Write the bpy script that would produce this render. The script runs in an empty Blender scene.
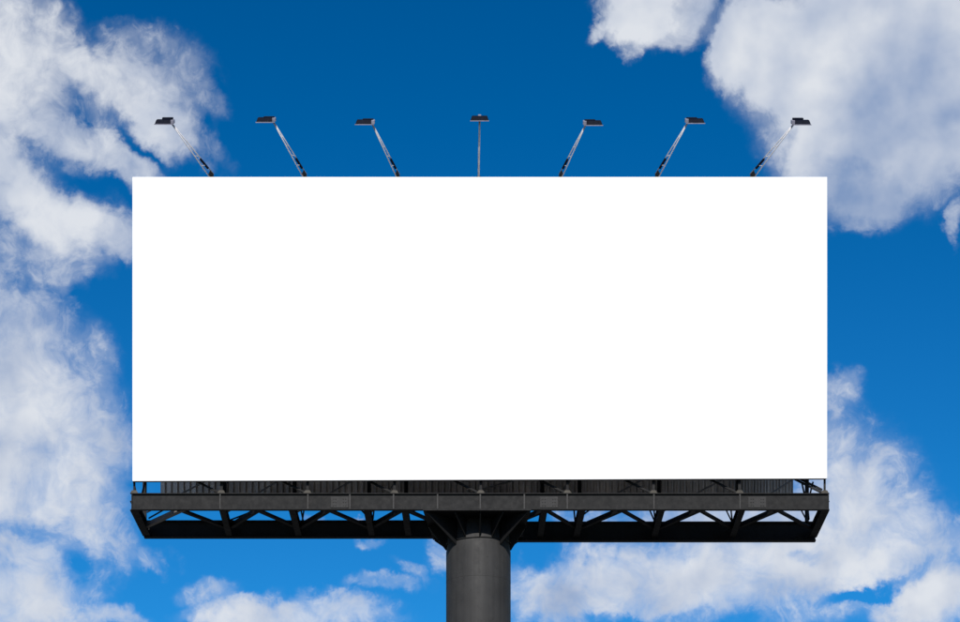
import bpy, bmesh, math, random
from mathutils import Vector, Matrix

random.seed(7)
scene = bpy.context.scene
C = scene.collection
R = math.radians

# ------------------------------------------------------------------ camera
# A level camera with a rising (perspective-control) lens: verticals stay parallel.
DIST, FPX, HORIZON, CX, EYE = 72.0, 2779.0, 1260.0, 480.0, 1.6
cam_d = bpy.data.cameras.new('camera')
cam = bpy.data.objects.new('camera', cam_d)
C.objects.link(cam)
scene.camera = cam
cam.location = (0, -DIST, EYE)
cam.rotation_euler = (R(90), 0, 0)
cam_d.sensor_width = 36.0
cam_d.lens = FPX / 960.0 * 36.0
cam_d.shift_y = (HORIZON - 311.0) / 960.0
cam_d.clip_start = 0.5
cam_d.clip_end = 20000.0

SUN_EL, SUN_AZ = 33.5, 182.0            # azimuth clockwise from +Y: behind the camera


def P(px, py, Y):
    """point seen at a photo pixel, at depth Y behind the billboard's face plane"""
    k = (DIST + Y) / FPX
    return Vector(((px - CX) * k, Y, EYE + (HORIZON - py) * k))


# ------------------------------------------------------------------ world: sky with clouds
world = bpy.data.worlds.new('World')
scene.world = world
world.use_nodes = True
world.cycles.sampling_method = 'MANUAL'
world.cycles.sample_map_resolution = 256
wt = world.node_tree
wt.nodes.clear()


class NT:
    """small helper for writing node graphs"""

    def __init__(self, tree):
        self.t = tree

    def node(self, kind, **kw):
        n = self.t.nodes.new(kind)
        for k, v in kw.items():
            setattr(n, k, v)
        return n

    def put(self, sock, v):
        if isinstance(v, bpy.types.NodeSocket):
            self.t.links.new(v, sock)
        else:
            sock.default_value = v

    def math(self, op, a, b=None, c=None, clamp=False):
        n = self.node('ShaderNodeMath', operation=op, use_clamp=clamp)
        for i, v in enumerate((a, b, c)):
            if v is not None:
                self.put(n.inputs[i], v)
        return n.outputs[0]

    def vmath(self, op, a, b=None, scale=None):
        n = self.node('ShaderNodeVectorMath', operation=op)
        self.put(n.inputs[0], a)
        if b is not None:
            self.put(n.inputs[1], b)
        if scale is not None:
            self.put(n.inputs['Scale'], scale)
        return n.outputs['Value'] if op in ('LENGTH', 'DOT_PRODUCT', 'DISTANCE') else n.outputs[0]

    def noise(self, vec, scale, detail=6, rough=0.55, dist=0.0, lac=2.0, color=False):
        n = self.node('ShaderNodeTexNoise')
        self.put(n.inputs['Vector'], vec)
        self.put(n.inputs['Scale'], scale)
        n.inputs['Detail'].default_value = detail
        n.inputs['Roughness'].default_value = rough
        n.inputs['Lacunarity'].default_value = lac
        n.inputs['Distortion'].default_value = dist
        return n.outputs['Color' if color else 'Fac']

    def ramp(self, v, a, b, lo=0.0, hi=1.0, smooth=True):
        n = self.node('ShaderNodeMapRange', interpolation_type='SMOOTHSTEP' if smooth else 'LINEAR')
        n.clamp = True
        self.put(n.inputs[0], v)
        for i, x in enumerate((a, b, lo, hi)):
            self.put(n.inputs[i + 1], x)
        return n.outputs[0]

    def mix(self, f, a, b, mode='MIX'):
        n = self.node('ShaderNodeMix', data_type='RGBA', blend_type=mode)
        n.clamp_factor = True
        self.put(n.inputs[0], f)
        for s, v in ((n.inputs[6], a), (n.inputs[7], b)):
            if isinstance(v, tuple) and len(v) == 3:
                v = (*v, 1)
            self.put(s, v)
        return n.outputs[2]


W = NT(wt)
tc = W.node('ShaderNodeTexCoord')
d = tc.outputs['Generated']            # direction on the sky

sky = W.node('ShaderNodeTexSky', sky_type='NISHITA')
sky.sun_disc = False
sky.sun_elevation = R(SUN_EL)
sky.sun_rotation = R(SUN_AZ)
sky.altitude = 0
sky.air_density = 1.0
sky.dust_density = 0.0
sky.ozone_density = 4.0
# contrasty, deep polarised blue, the same treatment over the whole sky
gm = W.node('ShaderNodeGamma')
W.put(gm.inputs[0], W.vmath('SCALE', sky.outputs[0], scale=0.1))
gm.inputs[1].default_value = 1.7
ma = W.node('ShaderNodeVectorMath', operation='MULTIPLY_ADD')
W.put(ma.inputs[0], gm.outputs[0])
ma.inputs[1].default_value = (3.4, 11.3, 12.9)
ma.inputs[2].default_value = (-0.12, 0, 0)
sky_col = W.vmath('MAXIMUM', ma.outputs[0], (0, 0, 0))
hz = W.node('ShaderNodeSeparateColor')
W.put(hz.inputs[0], sky.outputs[0])
# the pale air near the horizon keeps its own colour
sky_col = W.mix(W.ramp(hz.outputs[1], 4.4, 8.0, 0.0, 0.9), sky_col, sky.outputs[0])

# azimuth / elevation of the direction, in units of about one photo pixel (1 / FPX radian)
sep = W.node('ShaderNodeSeparateXYZ')
W.put(sep.inputs[0], W.vmath('NORMALIZE', d))
az = W.math('MULTIPLY', W.math('ARCTAN2', sep.outputs[0], sep.outputs[1]), FPX)
el = W.math('MULTIPLY', W.math('ARCSINE', sep.outputs[2]), FPX)


def azel(px, py):
    a = math.atan2(px - CX, FPX)
    e = math.atan2(HORIZON - py, math.hypot(px - CX, FPX))
    return a * FPX, e * FPX


comb = W.node('ShaderNodeCombineXYZ')
W.put(comb.inputs[0], az)
W.put(comb.inputs[1], el)
uv = comb.outputs[0]
# wander the outlines of the cloud masses
w1 = W.vmath('SUBTRACT', W.noise(d, 34, 6, 0.62, color=True), (0.5, 0.5, 0.5))
w1 = W.vmath('MULTIPLY', w1, (78, 78, 0))
uvw = W.vmath('ADD', uv, w1)

# cloud masses: azimuth/elevation of the centre, half sizes, tilt, weight
MASS = [
    # bank in the upper left
    (18, 75, 52, 66, 20, 1.05), (75, 82, 62, 36, 28, 1.0), (130, 92, 62, 38, 30, 0.95), (180, 84, 44, 36, 40, 0.75),
    (160, 118, 46, 26, 25, 1.0), (0, 130, 40, 60, 0, 1.05), (60, 132, 70, 26, 30, 0.9), (122, 160, 42, 24, 20, 0.95),
    (212, 100, 26, 14, 35, 0.6), (215, 160, 30, 13, 35, 0.55), (140, 42, 55, 18, 12, 0.55),
    # middle left
    (50, 212, 66, 38, 16, 1.1), (112, 238, 44, 28, 20, 0.85), (8, 185, 40, 45, 0, 0.95), (92, 272, 40, 14, 10, 0.55),
    (35, 262, 55, 24, 12, 0.65), (62, 305, 14, 44, -22, 0.55), (75, 178, 70, 13, 30, 0.62),
    # lower left veil
    (5, 335, 52, 80, 0, 0.8), (30, 400, 70, 84, -18, 0.95), (95, 445, 52, 50, 0, 0.78), (25, 500, 76, 70, 0, 0.95),
    (75, 500, 60, 50, 0, 0.8), (5, 605, 70, 44, 0, 0.95), (88, 545, 46, 36, 0, 0.74), (70, 590, 34, 24, 0, 0.6), (35, 560, 46, 34, 0, 0.82),
    # low puffs
    (105, 616, 36, 14, 5, 0.8), (206, 592, 30, 15, 0, 0.46), (148, 562, 19, 12, 0, 0.56), (175, 555, 10, 10, 0, 0.4),
    (280, 620, 84, 17, 0, 0.9), (345, 611, 58, 17, 6, 0.88), (388, 583, 38, 10, 0, 0.52), (415, 570, 20, 7, 25, 0.47),
    (437, 555, 14, 14, 0, 0.58), (378, 538, 20, 8, 0, 0.42), (375, 520, 20, 6, 0, 0.6), (300, 515, 16, 8, 0, 0.45),
    # upper right: small head, then the great cumulus
    (640, 2, 40, 38, 10, 1.35), (606, 22, 24, 9, -40, 0.75), (690, 12, 36, 30, 0, 0.92), (632, 50, 10, 15, 0, 0.72),
    (668, 36, 28, 13, 0, 0.85),
    (758, 30, 54, 38, -28, 1.5), (727, 55, 26, 20, 0, 1.2), (800, 85, 54, 40, 20, 1.5), (895, 55, 130, 115, 0, 1.6),
    (843, 140, 60, 58, 0, 1.5), (865, 178, 46, 40, 0, 1.3), (940, 122, 62, 46, 0, 1.4), (915, 165, 50, 30, 0, 0.8),
    (955, 228, 12, 14, 0, 0.72), (925, 205, 30, 12, 0, 0.45),
    # right, below the cumulus
    (845, 398, 22, 22, 10, 0.52), (836, 388, 14, 12, 0, 0.45),
    # bright bank lower right
    (845, 492, 66, 60, 20, 0.9), (880, 535, 74, 48, 15, 0.9), (690, 582, 180, 42, 0, 0.95), (800, 555, 150, 42, 0, 0.95),
    (938, 602, 46, 36, 0, 1.1), (556, 602, 46, 28, 0, 0.85), (590, 560, 66, 26, 0, 0.75), (940, 535, 46, 26, 0, 0.65),
    (730, 512, 120, 26, 0, 0.85), (590, 512, 50, 20, 0, 0.55),
]
HOLE = [
    (55, 163, 44, 13, 25, 0.2), (100, 190, 36, 14, 35, 0.3), (88, 113, 20, 10, 30, 0.3), (140, 140, 28, 9, 35, 0.4),
    (143, 58, 24, 14, 55, 0.1), (32, 532, 34, 8, 0, 0.3), (72, 565, 14, 18, 0, 0.2), (862, 591, 48, 7, -10, 0.5),
    (704, 24, 9, 28, 28, 0.35), (528, 552, 32, 14, 0, 0.45), (620, 618, 60, 7, 0, 0.3), (580, 550, 14, 6, 0, 0.25),
    (800, 556, 14, 6, 0, 0.3), (115, 285, 30, 14, 0, 0.3),
]


def blob(b, vec):
    px, py, rx, ry, ang, w = b
    a, e = azel(px, py)
    m = W.node('ShaderNodeMapping', vector_type='TEXTURE')
    W.put(m.inputs[0], vec)
    m.inputs['Location'].default_value = (a, e, 0)
    m.inputs['Rotation'].default_value = (0, 0, -R(ang))
    m.inputs['Scale'].default_value = (rx, ry, 1)
    e0, e1 = (1.55, 0.45) if w > 1.1 else (1.8, 0.3)        # heaped clouds have firmer outlines than veils
    return W.ramp(W.vmath('LENGTH', m.outputs[0]), e0, e1, 0.0, w)


def after(value):
    # the warped position again, evaluated only after `value` (keeps the shader's stack small)
    n = W.node('ShaderNodeVectorMath', operation='MULTIPLY_ADD')
    W.put(n.inputs[0], value)
    n.inputs[1].default_value = (1e-6, 1e-6, 0)
    W.put(n.inputs[2], uvw)
    return n.outputs[0]


mass = blob(MASS[0], uvw)
for b in MASS[1:]:
    mass = W.math('SMOOTH_MAX', mass, blob(b, after(mass)), 0.18)
for b in HOLE:
    mass = W.math('SUBTRACT', mass, blob(b, after(mass)))

# the rest of the sky carries clouds of the same kind
other = W.ramp(W.noise(d, 4.5, 4, 0.5), 0.42, 0.66, -0.1, 1.1)
inside = W.math('MULTIPLY', W.ramp(W.math('ABSOLUTE', az), 520, 700, 1, 0),
                W.ramp(W.math('ABSOLUTE', W.math('SUBTRACT', el, azel(480, 311)[1])), 330, 470, 1, 0))
cover = W.math('ADD', W.math('MULTIPLY', mass, inside), W.math('MULTIPLY', other, W.math('SUBTRACT', 1.0, inside)))

dw = W.vmath('ADD', d, W.vmath('SCALE', W.vmath('SUBTRACT', W.noise(d, 48, 3, 0.5, color=True), (0.5, 0.5, 0.5)), scale=0.022))
n_big = W.noise(dw, 42, 9, 0.57)
n_fine = W.noise(dw, 170, 7, 0.65)
near = W.ramp(cover, 0.12, 0.45, 0.0, 1.55)
dens = W.math('ADD', cover, W.math('MULTIPLY', W.math('SUBTRACT', n_big, 0.5), near))
dens = W.math('ADD', dens, W.math('MULTIPLY', W.math('SUBTRACT', n_fine, 0.5), W.math('MULTIPLY', near, W.ramp(cover, 0.5, 1.0, 0.6, 0.25))))
alpha = W.math('MULTIPLY', W.ramp(dens, 0.2, 1.15), 0.97)
veil = W.ramp(W.math('ADD', cover, W.math('MULTIPLY', W.math('SUBTRACT', n_big, 0.5), near)), 0.16, 0.85, 0.0, 0.4)
alpha = W.math('MAXIMUM', alpha, veil)

# light on the clouds: relief seen from the sun's side, and denser, greyer hearts
off = Vector((-0.0045, 0.0, 0.0055))
rel = W.math('SUBTRACT', W.noise(d, 36, 4, 0.45), W.noise(W.vmath('ADD', d, tuple(off)), 36, 4, 0.45))
lit = W.math('ADD', 0.79, W.math('MULTIPLY', rel, 1.7))
lit = W.math('ADD', lit, W.math('MULTIPLY', W.math('SUBTRACT', W.noise(d, 16, 3, 0.5), 0.5), 0.35))
GREY = [(850, 90, 170, 130, 0, 0.12), (905, 115, 75, 80, 15, 0.4), (868, 207, 75, 34, 0, 0.75), (935, 165, 60, 36, 0, 0.5),
        (950, 40, 50, 60, 0, 0.16), (700, 20, 22, 30, 0, 0.3), (560, 606, 30, 16, 0, 0.3), (780, 590, 120, 16, 0, 0.12),
        (40, 130, 40, 30, 20, 0.15)]
WHITE = [(640, 14, 40, 34, 0, 0.15), (730, 40, 36, 30, -30, 0.2), (800, 80, 40, 44, 0, 0.15), (55, 215, 45, 24, 10, 0.2),
         (10, 60, 30, 50, 0, 0.25), (90, 75, 55, 30, 25, 0.25), (940, 606, 30, 24, 0, 0.2), (10, 440, 50, 50, 0, 0.1)]
heart = blob(GREY[0], after(mass))
for b in GREY[1:]:
    heart = W.math('MAXIMUM', heart, blob(b, after(heart)))
for b in WHITE:
    heart = W.math('SUBTRACT', heart, blob(b, after(heart)))
lit = W.math('SUBTRACT', lit, heart)
lit = W.math('MULTIPLY', lit, 1.0, clamp=True)
lit = W.math('ADD', lit, W.ramp(dens, 0.9, 0.35, 0.0, 0.3), clamp=True)      # thin edges stay bright
cloud = W.mix(lit, (2.3, 3.3, 5.4), (7.5, 7.8, 8.3))
col = W.mix(alpha, sky_col, cloud)
bg = W.node('ShaderNodeBackground')
W.put(bg.inputs[0], col)
bg.inputs[1].default_value = 0.1
out = W.node('ShaderNodeOutputWorld')
wt.links.new(bg.outputs[0], out.inputs[0])

# ------------------------------------------------------------------ sun, exposure
sd = bpy.data.lights.new('sun', 'SUN')
sun = bpy.data.objects.new('sun', sd)
C.objects.link(sun)
sd.energy = 4.8
sd.angle = R(0.53)
sd.color = (1.0, 0.95, 0.88)
to_sun = Vector((math.sin(R(SUN_AZ)) * math.cos(R(SUN_EL)), math.cos(R(SUN_AZ)) * math.cos(R(SUN_EL)), math.sin(R(SUN_EL))))
sun.rotation_euler = to_sun.to_track_quat('Z', 'Y').to_euler()
sun.location = (0, -60, 60)
vs = scene.view_settings
vs.view_transform = 'Standard'
vs.look = 'None'
vs.exposure = 0.0
vs.gamma = 1.0
vs.use_curve_mapping = False


# ------------------------------------------------------------------ materials
def material(name, base, rough=0.55, metal=0.0, spec=0.5, var=0.25, scale=3.0, streak=0.0, stain=None, bump=0.0, bscale=60):
    m = bpy.data.materials.new(name)
    m.use_nodes = True
    m.node_tree.nodes.clear()
    T = NT(m.node_tree)
    g = T.node('ShaderNodeNewGeometry').outputs['Position']
    n = T.noise(g, scale, 8, 0.6)
    f = T.ramp(n, 0.3, 0.7, 1 - var, 1 + var, smooth=False)
    if streak:
        mp = T.node('ShaderNodeMapping')
        T.put(mp.inputs[0], g)
        mp.inputs['Scale'].default_value = (9, 9, 0.35)
        f = T.math('MULTIPLY', f, T.ramp(T.noise(mp.outputs[0], 1.0, 7, 0.65), 0.3, 0.7, 1 - streak, 1 + streak, smooth=False))
    info = T.node('ShaderNodeObjectInfo')
    f = T.math('MULTIPLY', f, T.ramp(info.outputs['Random'], 0, 1, 0.93, 1.07, smooth=False))
    col = T.vmath('SCALE', base, scale=f)
    if stain:
        sc_, amt = stain
        sm = T.ramp(T.noise(g, 5.5, 10, 0.7), 0.56, 0.72)
        col = T.mix(T.math('MULTIPLY', sm, amt), col, sc_)
    b = T.node('ShaderNodeBsdfPrincipled')
    T.put(b.inputs['Base Color'], col)
    b.inputs['Metallic'].default_value = metal
    b.inputs['Specular IOR Level'].default_value = spec
    T.put(b.inputs['Roughness'], T.ramp(T.noise(g, scale * 4, 5, 0.6), 0.25, 0.75, rough - 0.1, rough + 0.12, smooth=False))
    if bump:
        bn = T.node('ShaderNodeBump')
        bn.inputs['Strength'].default_value = bump
        bn.inputs['Distance'].default_value = 0.01
        T.put(bn.inputs['Height'], T.noise(g, bscale, 6, 0.6))
        T.put(b.inputs['Normal'], bn.outputs[0])
    o = T.node('ShaderNodeOutputMaterial')
    m.node_tree.links.new(b.outputs[0], o.inputs[0])
    return m


M = {
    'white': material('white_vinyl', (0.84, 0.84, 0.84), 0.6, spec=0.3, var=0.02, scale=0.6),
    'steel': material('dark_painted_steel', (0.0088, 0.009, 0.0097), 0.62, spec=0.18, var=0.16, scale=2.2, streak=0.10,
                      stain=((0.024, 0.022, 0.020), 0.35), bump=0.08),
    'pole': material('dark_pole_paint', (0.031, 0.0307, 0.0311), 0.6, spec=0.2, var=0.2, scale=1.4, streak=0.2,
                     stain=((0.020, 0.0192, 0.0185), 0.65), bump=0.06, bscale=25),
    'plate': material('worn_splice_plate', (0.021, 0.021, 0.022), 0.55, spec=0.2, var=0.3, scale=9),
    'stiff': material('worn_lit_stiffener_paint', (0.026, 0.026, 0.027), 0.55, spec=0.25, var=0.25, scale=7),  # paler than the web: worn paint, plus light caught on the edges painted in
    'pale_grey': material('pale_grey_steel', (0.22, 0.21, 0.20), 0.6, spec=0.2, var=0.2, scale=6),
    'bracket': material('weathered_bracket', (0.062, 0.056, 0.047), 0.7, spec=0.3, var=0.35, scale=12),
    'cladding': material('dark_corrugated_sheet', (0.62, 0.57, 0.52), 0.5, spec=0.35, var=0.25, scale=1.5, streak=0.2),
    'galv': material('galvanised_tube', (0.55, 0.55, 0.58), 0.45, metal=0.2, var=0.2, scale=8),
    'lamp': material('dark_lamp_housing', (0.003, 0.005, 0.014), 0.65, spec=0.1, var=0.2, scale=8),
    'lampend': material('grey_lamp_end', (0.22, 0.22, 0.28), 0.5, spec=0.3, var=0.2, scale=8),
    'lens': material('lamp_glass', (0.03, 0.03, 0.05), 0.15, spec=0.6, var=0.1, scale=8),
    'ground': material('grey_gravel_ground', (0.085, 0.085, 0.082), 0.9, spec=0.1, var=0.45, scale=0.35,
                       stain=((0.08, 0.078, 0.072), 0.6), bump=0.4, bscale=3),
}


# ------------------------------------------------------------------ mesh helpers
def hexa(bm, pts):
    """eight corners: bottom ring 0-3, top ring 4-7"""
    v = [bm.verts.new(p) for p in pts]
    for f in ((3, 2, 1, 0), (4, 5, 6, 7), (0, 1, 5, 4), (1, 2, 6, 5), (2, 3, 7, 6), (3, 0, 4, 7)):
        bm.faces.new([v[i] for i in f])


def box(bm, x0, x1, y0, y1, z0, z1):
    hexa(bm, [(x0, y0, z0), (x1, y0, z0), (x1, y1, z0), (x0, y1, z0), (x0, y0, z1), (x1, y0, z1), (x1, y1, z1), (x0, y1, z1)])


def frame(a, b, up):
    a, b = Vector(a), Vector(b)
    t = (b - a).normalized()
    s = t.cross(Vector(up)).normalized()
    u = s.cross(t).normalized()
    return a, b, s, u


def sweep(bm, a, b, prof, up=(0, 0, 1), cap=True):
    """prof: closed polygon in (side, up) swept from a to b"""
    a, b, s, u = frame(a, b, up)
    ra = [bm.verts.new(a + s * p[0] + u * p[1]) for p in prof]
    rb = [bm.verts.new(b + s * p[0] + u * p[1]) for p in prof]
    n = len(prof)
    for i in range(n):
        j = (i + 1) % n
        bm.faces.new((ra[i], ra[j], rb[j], rb[i]))
    if cap:
        bm.faces.new(ra[::-1])
        bm.faces.new(rb)


def i_prof(h, w, tf, tw):
    """I section with its centre at the origin"""
    H, Wd, q = h / 2, w / 2, tw / 2
    return [(-Wd, -H), (Wd, -H), (Wd, -H + tf), (q, -H + tf), (q, H - tf), (Wd, H - tf), (Wd, H), (-Wd, H), (-Wd, H - tf),
            (-q, H - tf), (-q, -H + tf), (-Wd, -H + tf)]


def l_prof(w, t):
    return [(-w / 2, -w / 2), (w / 2, -w / 2), (w / 2, -w / 2 + t), (-w / 2 + t, -w / 2 + t), (-w / 2 + t, w / 2), (-w / 2, w / 2)]


def c_prof(r, n=8):
    return [(r * math.cos(2 * math.pi * i / n), r * math.sin(2 * math.pi * i / n)) for i in range(n)]


def r_prof(w, h):
    return [(-w / 2, -h / 2), (w / 2, -h / 2), (w / 2, h / 2), (-w / 2, h / 2)]


def plate(bm, pts, n, t):
    """flat polygon pts thickened by t along n (centred)"""
    n = Vector(n).normalized() * (t / 2)
    a = [bm.verts.new(Vector(p) - n) for p in pts]
    b = [bm.verts.new(Vector(p) + n) for p in pts]
    bm.faces.new(a[::-1])
    bm.faces.new(b)
    k = len(pts)
    for i in range(k):
        j = (i + 1) % k
        bm.faces.new((a[i], a[j], b[j], b[i]))


def bevelled(bm, w):
    bmesh.ops.recalc_face_normals(bm, faces=bm.faces)
    e = [x for x in bm.edges if len(x.link_faces) == 2 and x.calc_face_angle(0) > 0.6]
    bmesh.ops.bevel(bm, geom=e, offset=w, segments=1, affect='EDGES')


def obj(name, bm, mat, parent=None, base=None, label=None, smooth=False, loc=None):
    """link a bmesh as one mesh object; base: world point of the thing's origin"""
    bmesh.ops.recalc_face_normals(bm, faces=bm.faces)
    if base is not None:
        bmesh.ops.translate(bm, verts=bm.verts, vec=-Vector(base))
    me = bpy.data.meshes.new(name)
    bm.to_mesh(me)
    bm.free()
    me.materials.append(M[mat])
    if smooth:
        for p in me.polygons:
            p.use_smooth = True
    o = bpy.data.objects.new(name, me)
    C.objects.link(o)
    if loc is not None:
        o.location = loc
    if parent is not None:
        o.parent = parent
    if label:
        o['label'] = label
    return o


def again(o, loc, parent=None):
    c = o.copy()
    C.objects.link(c)
    c.location = loc
    c.parent = parent if parent is not None else o.parent
    return c


def new():
    return bmesh.new()


# ------------------------------------------------------------------ ground
bm = new()
S = 6000
v = [bm.verts.new(p) for p in ((-S, -S, 0), (S, -S, 0), (S, S, 0), (-S, S, 0))]
bm.faces.new(v)
g = obj('ground', bm, 'ground')
g['kind'] = 'structure'

# ------------------------------------------------------------------ the billboard
GAP = 2.8                                   # front beam to rear beam
PX = P(478.4, 540, GAP / 2).x               # pole axis
BASE = Vector((PX, GAP / 2, 0))
bill = bpy.data.objects.new('billboard', None)
C.objects.link(bill)
bill.location = BASE
bill['label'] = 'huge blank white billboard on a dark steel platform and single round pole'
bill['category'] = 'billboard'


def part(name, bm, mat, parent=None, **kw):
    return obj(name, bm, mat, parent or bill, BASE, **kw)


FY = 0.07                                    # front beam web plane
zb = P(480, 509.4, FY - 0.065).z               # underside of the platform beams
zt = zb + 0.43
xL, xR = P(131.3, 500, FY).x, P(829, 500, FY).x

# white face: a thin skinned board, its lower edge rising a few centimetres to the right
bm = new()
y0, y1 = -0.07, -0.012
pl, pr = P(132.4, 481.0, y0), P(827.2, 478.3, y0)
tl, tr = P(132.4, 177.0, y0), P(827.2, 177.0, y0)
hexa(bm, [(pl.x, y0, pl.z), (pr.x, y0, pr.z), (pr.x, y1, pr.z), (pl.x, y1, pl.z), (tl.x, y0, tl.z), (tr.x, y0, tr.z), (tr.x, y1, tr.z), (tl.x, y1, tl.z)])
bevelled(bm, 0.006)
part('face_panel', bm, 'white', label='blank white advertising face')
ZT = tl.z


def zlow(x):
    return pl.z + (pr.z - pl.z) * (x - pl.x) / (pr.x - pl.x)


# rails behind the face
for k in range(6):
    bm = new()
    h = k / 5
    a = Vector((pl.x + 0.02, 0.035, pl.z + 0.05 + (ZT - pl.z - 0.12) * h))
    b = Vector((pr.x - 0.02, 0.035, pr.z + 0.05 + (ZT - pr.z - 0.12) * h))
    sweep(bm, a, b, r_prof(0.085, 0.08))
    part('rail', bm, 'steel')

# front beam
bm = new()
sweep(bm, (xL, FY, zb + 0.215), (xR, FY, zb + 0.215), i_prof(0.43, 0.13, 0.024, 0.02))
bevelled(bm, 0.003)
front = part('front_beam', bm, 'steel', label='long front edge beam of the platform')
# stiffeners on the front of its web
bm = new()
box(bm, -0.017, 0.017, -0.058, -0.009, 0.0235, 0.4065)
st = obj('stiffener', bm, 'stiff', front, loc=Vector((P(220.3, 500, FY).x, FY, zb)) - BASE)
for px in (308, 350, 393.6, 437.6, 480.3, 524.3, 567.2, 653.8, 739.8):
    again(st, Vector((P(px, 500, FY).x, FY, zb)) - BASE)
for px in (132.2, 828.1):
    bm = new()
    x = P(px, 500, FY).x
    box(bm, x - 0.012, x + 0.012, FY - 0.068, FY + 0.068, zb + 0.0235, zb + 0.4065)
    part('end_plate', bm, 'steel', front)
# bolted splice plates on the web
for p0, p1 in ((331, 348.3), (540, 557.8), (748.3, 766)):
    bm = new()
    a, b = P(p0, 500, FY).x, P(p1, 500, FY).x
    box(bm, a, b, FY - 0.024, FY - 0.0105, zb + 0.065, zb + 0.345)
    for fx in (0.15, 0.28, 0.72, 0.85):
        for fz in (0.12, 0.205, 0.29):
            c = Vector((a + (b - a) * fx, FY - 0.02, zb + fz))
            sweep(bm, c, c + Vector((0, -0.02, 0)), c_prof(0.014, 6))
    part('splice_plate', bm, 'plate', front)

# rear beam: two lengths that meet behind the pole, the right one deeper and a little lower
RY = GAP
xl2, xr2 = P(144.2, 530, RY).x, P(815.5, 530, RY).x
xm = P(481, 530, RY).x
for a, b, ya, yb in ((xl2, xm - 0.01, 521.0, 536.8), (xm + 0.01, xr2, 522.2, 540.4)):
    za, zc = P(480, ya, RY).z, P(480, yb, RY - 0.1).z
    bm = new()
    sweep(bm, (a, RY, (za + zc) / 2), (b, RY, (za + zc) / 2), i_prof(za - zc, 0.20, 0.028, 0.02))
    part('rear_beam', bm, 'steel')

# cross beams between the two, seen from below
CROSS = [(133.5, 147), (222, 229.5), (291.5, 299), (366.5, 372), (404.5, 408.5), (544.5, 540), (582.5, 576), (662, 654), (742.5, 732), (826, 812.5)]
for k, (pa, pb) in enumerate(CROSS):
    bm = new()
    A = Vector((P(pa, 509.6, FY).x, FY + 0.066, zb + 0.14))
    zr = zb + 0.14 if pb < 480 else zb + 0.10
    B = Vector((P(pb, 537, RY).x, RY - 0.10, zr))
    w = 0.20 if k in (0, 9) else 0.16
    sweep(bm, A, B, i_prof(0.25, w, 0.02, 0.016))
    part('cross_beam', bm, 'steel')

# zigzag bracing in the plane of the cross beams
ZB = zb + 0.16


def at_plane(px, py, z):
    k = (z - EYE) / (HORIZON - py)
    return Vector(((px - CX) * k, k * FPX - DIST, z))


ZIG = [((181, 509.5), (146, 525.5)), ((182, 509.5), (229, 527.5)), ((258, 509.5), (231, 526)), ((259, 509.5), (299, 527)),
       ((329, 509.5), (300, 526.5)), ((330.5, 509.5), (371, 527)), ((401, 509.5), (372, 526)), ((408, 509.5), (432, 520)),
       ((545, 509.5), (522, 519)), ((547.5, 509.5), (577, 527)), ((621, 509.5), (578, 528)), ((623, 509.5), (654, 527)),
       ((699, 509.5), (657, 528)), ((701, 509.5), (732, 527)), ((777, 509.5), (736, 527)), ((779, 509.5), (811, 527))]
for k, (a, b) in enumerate(ZIG):
    z = ZB + 0.012 * (k % 2)
    A, B = at_plane(*a, z), at_plane(*b, z)
    t = (B - A).normalized()
    A = A - t * (A.y - 0.19) / t.y
    B.y = min(B.y, RY - 0.12)
    bm = new()
    sweep(bm, A, B, l_prof(0.115, 0.014))
    part('brace', bm, 'pale_grey' if k == 0 else 'steel', label='bracing bar coloured paler as if sunlit' if k == 0 else None)  # first bar: sunlight on it is put into a paler colour

# thin tie rods from the front beam down to the cross beam roots
TIE = [((164, 509.5), (149, 518)), ((257, 509.5), (230, 520)), ((301, 509.5), (303, 520)), ((304, 509.5), (302.5, 519.5)), ((361, 509.5), (370, 519)),
       ((374, 509.5), (373, 519)), ((574, 509.5), (575, 521)), ((590, 509.5), (577, 519)), ((649.5, 509.5), (654.5, 521)), ((654, 509.5), (655, 520)),
       ((726, 509.5), (731.5, 521)), ((731, 509.5), (732, 520)), ((801, 509.5), (807, 521)), ((808, 509.5), (809, 519))]
for a, b in TIE:
    z = zb + 0.27
    A, B = at_plane(*a, z), at_plane(*b, z)
    t = (B - A).normalized()
    A = A - t * (A.y - 0.19) / t.y
    bm = new()
    sweep(bm, A, B, c_prof(0.022, 6))
    part('tie_rod', bm, 'steel')

# posts behind the face, with welded feet on the front beam
POST = (134.2, 221.3, 307.5, 394.5, 480.8, 567.4, 653.5, 739.6, 824.8)
for k, px in enumerate(POST):
    x = P(px, 490, FY).x
    bm = new()
    w = 0.026 if k in (0, 8) else 0.036
    box(bm, x - w, x + w, 0.078, 0.078 + 2 * w, zt + 0.002, ZT - 0.05)
    ps = part('post', bm, 'steel')
    bm = new()
    plate(bm, [(x - 0.085, 0.06, zt + 0.001), (x + 0.085, 0.06, zt + 0.001), (x + 0.085, 0.06, zt + 0.045), (x + 0.055, 0.06, zt + 0.085),
               (x - 0.055, 0.06, zt + 0.085), (x - 0.085, 0.06, zt + 0.045)], (0, 1, 0), 0.018)
    box(bm, x - 0.10, x + 0.10, 0.012, 0.13, zt + 0.0005, zt + 0.014)
    part('foot_bracket', bm, 'bracket', ps)

# sloping braces rising to the left from each foot, in the plane of the posts
for k, px in enumerate(POST):
    for dz in ((0.0, 0.075) if k == 8 else (0.0,)):
        if k == 0:
            continue
        x = P(px, 490, FY).x
        A = Vector((x - 0.05, 0.19, zt + 0.05 + dz))
        B = A + Vector((-2.15, 0.0, 1.08))
        bm = new()
        sweep(bm, A, B, l_prof(0.05, 0.008))
        part('diagonal_brace', bm, 'steel')

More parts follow.
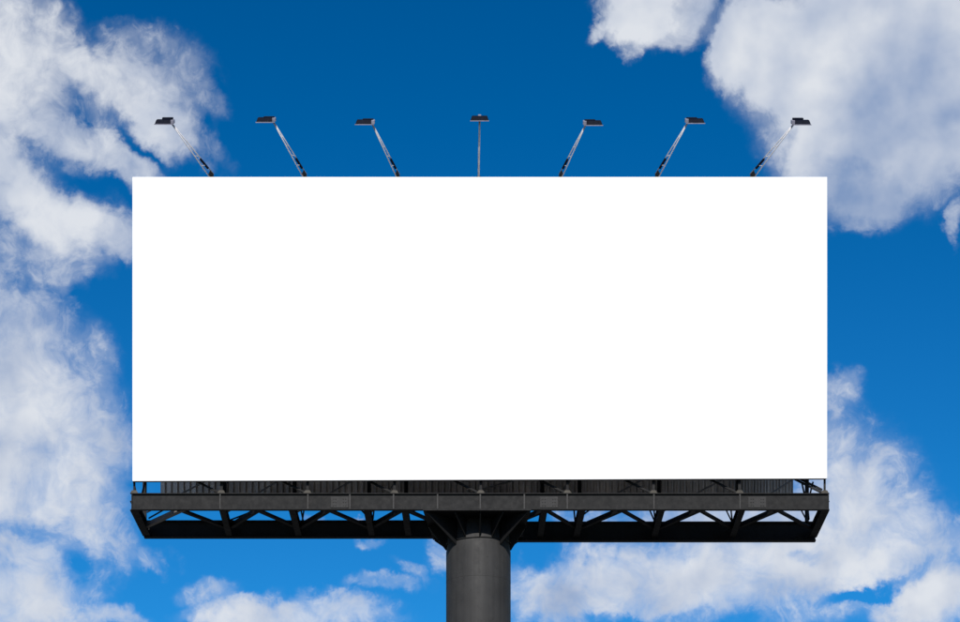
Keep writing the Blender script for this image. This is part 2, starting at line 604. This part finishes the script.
# rear frame: posts and crossing braces in front of the rear cladding
RPOST = (144.6, 224.5, 294.5, 369, 406, 542, 579.5, 659, 738.5, 807)
for px in RPOST:
    x = P(px, 488, RY - 0.35).x
    bm = new()
    sweep(bm, (x, RY - 0.33, zt - 0.1), (x, RY - 0.33, ZT - 0.3), i_prof(0.10, 0.10, 0.012, 0.012), up=(0, 1, 0))
    part('rear_post', bm, 'steel')
for a, b in zip(RPOST[:-1], RPOST[1:]):
    xa, xb = P(a, 488, RY - 0.4).x, P(b, 488, RY - 0.4).x
    bm = new()
    zr = zt + 0.02
    sweep(bm, (xa + 0.06, RY - 0.42, zr + 0.12), (xb - 0.06, RY - 0.42, zr + 1.2), l_prof(0.045, 0.008))
    part('rear_brace', bm, 'pale_grey')
for px, s in ((139, 1), (807, 1)):
    x = P(px, 488, 1.2).x
    for dx in (-0.14, 0.16):
        bm = new()
        sweep(bm, (x, 1.2, zt - 0.02), (x + dx, 1.2, zt + 0.62), c_prof(0.026, 6))
        part('strut', bm, 'steel')
# lattice between the two faces
for px, pr_ in zip(POST, RPOST):
    x, x2 = P(px, 400, 0.16).x, P(pr_, 400, RY - 0.33).x
    for q in range(3):
        za = zt + 1.6 + q * 2.4
        bm = new()
        sweep(bm, (x, 0.15, za), (x2, RY - 0.39, za + 1.1), l_prof(0.07, 0.01))
        part('lattice_bar', bm, 'steel')

# rear cladding: corrugated sheets side by side, ribs towards the front face
cl0, cl1 = P(160.6, 488, RY).x, P(792.3, 488, RY).x
NS = 17
sw = (cl1 - cl0) / NS
ribs = 6
pitch = sw / ribs
zc0, zc1 = P(480, 505, RY).z, ZT - 0.25
prof = []
for i in range(ribs):
    x = i * pitch
    prof += [(x, 0.0), (x + pitch * 0.50, 0.0), (x + pitch * 0.55, -0.05), (x + pitch * 0.72, -0.05), (x + pitch * 0.77, 0.07), (x + pitch * 0.95, 0.07)]
prof.append((sw + 0.02, 0.0))
bm = new()
lo = [bm.verts.new((p[0], p[1], 0)) for p in prof]
hi = [bm.verts.new((p[0], p[1], zc1 - zc0)) for p in prof]
lo2 = [bm.verts.new((p[0], p[1] + 0.006, 0)) for p in prof]
hi2 = [bm.verts.new((p[0], p[1] + 0.006, zc1 - zc0)) for p in prof]
for i in range(len(prof) - 1):
    bm.faces.new((lo[i], lo[i + 1], hi[i + 1], hi[i]))
    bm.faces.new((lo2[i + 1], lo2[i], hi2[i], hi2[i + 1]))
    bm.faces.new((lo[i + 1], lo[i], lo2[i], lo2[i + 1]))
    bm.faces.new((hi[i], hi[i + 1], hi2[i + 1], hi2[i]))
for i in (0, -1):
    bm.faces.new((lo[i], hi[i], hi2[i], lo2[i]))
sh = obj('cladding_sheet', bm, 'cladding', bill, loc=Vector((cl0, RY - 0.02, zc0)) - BASE)
for k in range(1, NS):
    again(sh, Vector((cl0 + k * sw, RY - 0.02 + 0.008 * (k % 2), zc0)) - BASE)

# pole with its head: cap plate, fan of gussets, weld beads
PR = 32.3 * (DIST + GAP / 2) / FPX
PYc = GAP / 2
N = 64
bm = new()
zs = [0.0, zb - 2.2, zb - 0.76, zb - 0.7, zb - 0.004]
rs = [PR, PR, PR, PR * 0.985, PR * 0.93]
rings = []
for z, r in zip(zs, rs):
    rings.append([bm.verts.new((PX + r * math.cos(2 * math.pi * i / N), PYc + r * math.sin(2 * math.pi * i / N), z)) for i in range(N)])
for a, b in zip(rings[:-1], rings[1:]):
    for i in range(N):
        j = (i + 1) % N
        bm.faces.new((a[i], a[j], b[j], b[i]))
bm.faces.new(rings[-1])
bm.faces.new(rings[0][::-1])
pole = part('pole', bm, 'pole', smooth=True, label='single thick round dark grey pole')


def bead(z, r, t, rz=0.0):
    bm = new()
    n, k = 64, 6
    vs_ = []
    for i in range(n):
        a = 2 * math.pi * i / n
        ring = []
        for j in range(k):
            b = 2 * math.pi * j / k
            rr = r + t * math.cos(b)
            ring.append(bm.verts.new((PX + rr * math.cos(a), PYc + rr * math.sin(a), z + t * math.sin(b) + rz * math.cos(a))))
        vs_.append(ring)
    for i in range(n):
        for j in range(k):
            bm.faces.new((vs_[i][j], vs_[(i + 1) % n][j], vs_[(i + 1) % n][(j + 1) % k], vs_[i][(j + 1) % k]))
    return part('weld_bead', bm, 'pole', pole, smooth=True)


zw = P(480, 536.5, PYc - PR).z
bead(zw, PR, 0.012, 0.02)
bead(P(480, 575, PYc - PR).z, PR - 0.003, 0.006)
bead(P(480, 575, PYc - PR).z - 2.4, PR - 0.003, 0.006)
# cap plate: a trapezium wider at the front
bm = new()
xa, xb = P(423, 509, FY).x, P(531, 509, FY).x
xa2, xb2 = P(433, 538, RY).x, P(521, 538, RY).x
zcap = zb - 0.003
hexa(bm, [(xa, FY - 0.13, zcap - 0.035), (xb, FY - 0.13, zcap - 0.035), (xb2, RY + 0.1, zcap - 0.035), (xa2, RY + 0.1, zcap - 0.035),
          (xa, FY - 0.13, zcap), (xb, FY - 0.13, zcap), (xb2, RY + 0.1, zcap), (xa2, RY + 0.1, zcap)])
part('cap_plate', bm, 'steel', pole)
# gussets
cz = zcap - 0.036
ends = [(xa + 0.10, FY - 0.05), (P(455, 510, FY).x, FY - 0.05), (P(480.5, 510, FY).x, FY - 0.05), (P(503, 510, FY).x, FY - 0.05), (xb - 0.10, FY - 0.05),
        (xa2 + 0.05, RY + 0.02), (xb2 - 0.05, RY + 0.02), (PX, RY + 0.05), (P(428.5, 520, PYc).x, PYc), (P(525.5, 520, PYc).x, PYc)]
for k, (ex, ey) in enumerate(ends):
    dv = Vector((ex - PX, ey - PYc, 0))
    L = dv.length
    dv.normalize()
    c = Vector((PX, PYc, 0))
    h = 0.66 if k in (0, 4, 5, 6, 8, 9) else 0.52
    bm = new()
    pts = [c + dv * (PR * 0.9) + Vector((0, 0, cz)), c + dv * L + Vector((0, 0, cz)), c + dv * L + Vector((0, 0, cz - 0.05)),
           c + dv * (PR + 0.012) + Vector((0, 0, cz - h)), c + dv * (PR * 0.9) + Vector((0, 0, cz - h))]
    plate(bm, pts, Vector((-dv.y, dv.x, 0)), 0.028)
    part('gusset', bm, 'steel', pole)

# ------------------------------------------------------------------ floodlights on arms along the top
REACH = 1.1
LAMPS = [  # arm foot px at the board's top edge, arm tip px, head centre offset px, tip height px
    (212.5, 172.0, 124.0, -1, 'leftmost floodlight, its arm leaning left over the left corner of the white board'),
    (305.5, 273.3, 122.0, -1, 'floodlight leaning left, second from the left end of the white board'),
    (398.5, 372.3, 124.2, -1, 'floodlight leaning left, third from the left, next to the upright middle one'),
    (478.6, 479.6, 120.5, 0, 'middle floodlight of the row, the only one on a straight upright arm'),
    (560.0, 585.6, 125.0, 1, 'floodlight leaning right, third from the right, next to the upright middle one'),
    (656.3, 687.5, 123.0, 1, 'floodlight leaning right, second from the right end of the white board'),
    (751.3, 793.6, 124.5, 1, 'rightmost floodlight, its arm leaning right in front of the big white cloud'),
]


def floodlight(fx, tx, ty, side, label, k):
    A = P(fx, 177.0, 0.10)
    B = P(tx, ty, -REACH)
    t = (B - A).normalized()
    foot = A - t * 0.55
    foot.y = max(foot.y, 0.16)
    r = bpy.data.objects.new('floodlight', None)
    C.objects.link(r)
    base = Vector((A.x, 0.16, ZT - 0.35))
    r.location = base
    r['label'] = label
    r['category'] = 'floodlight'
    r['group'] = 'floodlights on arms along the top of the billboard'

    def add(name, bm, mat, parent=None, **kw):
        return obj(name, bm, mat, parent or r, base, **kw)

    s = t.cross(Vector((0, 0, 1))).normalized()
    n = s.cross(t).normalized()
    L = (B - A).length
    # two chords that close up towards the head
    for q in (0.5, -0.5):
        bm = new()
        a = A - t * 0.35 + n * (0.19 * q) + Vector((0, 0, 0))
        b = B + n * (0.02 * q)
        a = A + n * (0.19 * q)
        sweep(bm, a, b, c_prof(0.0145 if side else 0.024, 8))
        add('chord', bm, 'galv', smooth=True)
    # webs
    for f in (0.18, 0.36, 0.54, 0.7):
        bm = new()
        g0 = 0.19 + (0.02 - 0.19) * f
        g1 = 0.19 + (0.02 - 0.19) * (f + 0.07)
        sweep(bm, A + t * L * f + n * g0 / 2, A + t * L * (f + 0.07) - n * g1 / 2, c_prof(0.011, 6))
        add('web', bm, 'galv')
    # foot behind the board and pivot plates
    bm = new()
    sweep(bm, A + t * 0.02, Vector((A.x, 0.16, A.z - 0.42)), r_prof(0.10, 0.07), up=(0, 1, 0))
    add('foot', bm, 'steel')
    bm = new()
    sweep(bm, A + t * 0.0 - n * 0.005, A + t * 0.14 - n * 0.01, r_prof(0.03, 0.15), up=n)
    add('pivot_plate', bm, 'steel')
    # ballast box and cable clips on the upper chord
    bm = new()
    f0, f1 = (0.13, 0.32)
    o0, o1 = n * 0.06, n * 0.045
    sweep(bm, A + t * L * f0 + o0, A + t * L * f1 + o1, r_prof(0.05, 0.05), up=n)
    bevelled(bm, 0.006)
    add('cable_box', bm, 'lamp')
    # head: tapered housing, glass towards the board, grey end, gear box on top
    w, h, dp = 0.46, 0.102, 0.28
    cx = 0.20 * side
    tilt = Matrix.Rotation(R(27), 4, 'X')
    H = B + Vector((cx, -0.02, 0.05))

    def T(p):
        return H + (tilt @ Vector(p))

    top = 0.84 if side == 0 else 0.90
    sx = -0.02 * side
    bm = new()
    hexa(bm, [T(p) for p in ((-w / 2, -dp / 2, -h / 2), (w / 2, -dp / 2, -h / 2), (w / 2, dp / 2, -h / 2), (-w / 2, dp / 2, -h / 2),
                             (-w / 2 * top + sx, -dp / 2 * 0.7, h / 2), (w / 2 * top + sx, -dp / 2 * 0.7, h / 2),
                             (w / 2 * top + sx, dp / 2 * 0.7, h / 2), (-w / 2 * top + sx, dp / 2 * 0.7, h / 2))])
    bevelled(bm, 0.01)
    head = add('lamp_housing', bm, 'lamp')
    bm = new()
    hexa(bm, [T(p) for p in ((-w / 2 + 0.02, -dp / 2 + 0.02, -h / 2 - 0.008), (w / 2 - 0.02, -dp / 2 + 0.02, -h / 2 - 0.008),
                             (w / 2 - 0.02, dp / 2 - 0.02, -h / 2 - 0.008), (-w / 2 + 0.02, dp / 2 - 0.02, -h / 2 - 0.008),
                             (-w / 2 + 0.02, -dp / 2 + 0.02, -h / 2 + 0.001), (w / 2 - 0.02, -dp / 2 + 0.02, -h / 2 + 0.001),
                             (w / 2 - 0.02, dp / 2 - 0.02, -h / 2 + 0.001), (-w / 2 + 0.02, dp / 2 - 0.02, -h / 2 + 0.001))])
    add('lens', bm, 'lens', head)
    bm = new()
    box(bm, -w / 2 - 0.012, w / 2 + 0.012, -dp / 2 - 0.012, -dp / 2 + 0.004, -h / 2 - 0.014, -h / 2 + 0.008)
    bmesh.ops.transform(bm, matrix=Matrix.Translation(H) @ tilt, verts=bm.verts)
    add('rim', bm, 'lampend', head)
    bm = new()
    e = -side if side else 0
    if side:
        x0, x1 = e * (w / 2 + 0.035), e * (w / 2 - 0.05)
        box(bm, min(x0, x1), max(x0, x1), -dp / 2 - 0.006, dp / 2 * 0.8, -h / 2 * 0.9, h / 2 * 0.95)
    else:
        box(bm, -0.04, 0.04, -dp / 2 * 0.5, dp / 2 * 0.5, h / 2 - 0.002, h / 2 + 0.03)
    bevelled(bm, 0.008)
    bmesh.ops.transform(bm, matrix=Matrix.Translation(H) @ tilt, verts=bm.verts)
    add('end_cap', bm, 'lampend', head)
    if side:
        bm = new()
        x0, x1 = e * w * 0.5, -e * w * 0.10
        up_ = 0.045 if k in (0, 6) else 0.02
        box(bm, min(x0, x1), max(x0, x1), -dp * 0.05, dp * 0.42, h / 2 - 0.004, h / 2 + up_)
        bevelled(bm, 0.008)
        bmesh.ops.transform(bm, matrix=Matrix.Translation(H) @ tilt, verts=bm.verts)
        add('gear_box', bm, 'lamp', head)
    # yoke joining arm tip and head
    bm = new()
    sweep(bm, B - t * 0.03, H + Vector((e * (w / 2 - 0.03) if side else 0, 0, -0.02)), r_prof(0.035, 0.035), up=(0.3, 1, 0.2))
    add('yoke', bm, 'galv')


for k, (fx, tx, ty, side, label) in enumerate(LAMPS):
    floodlight(fx, tx, ty, side, label, k)
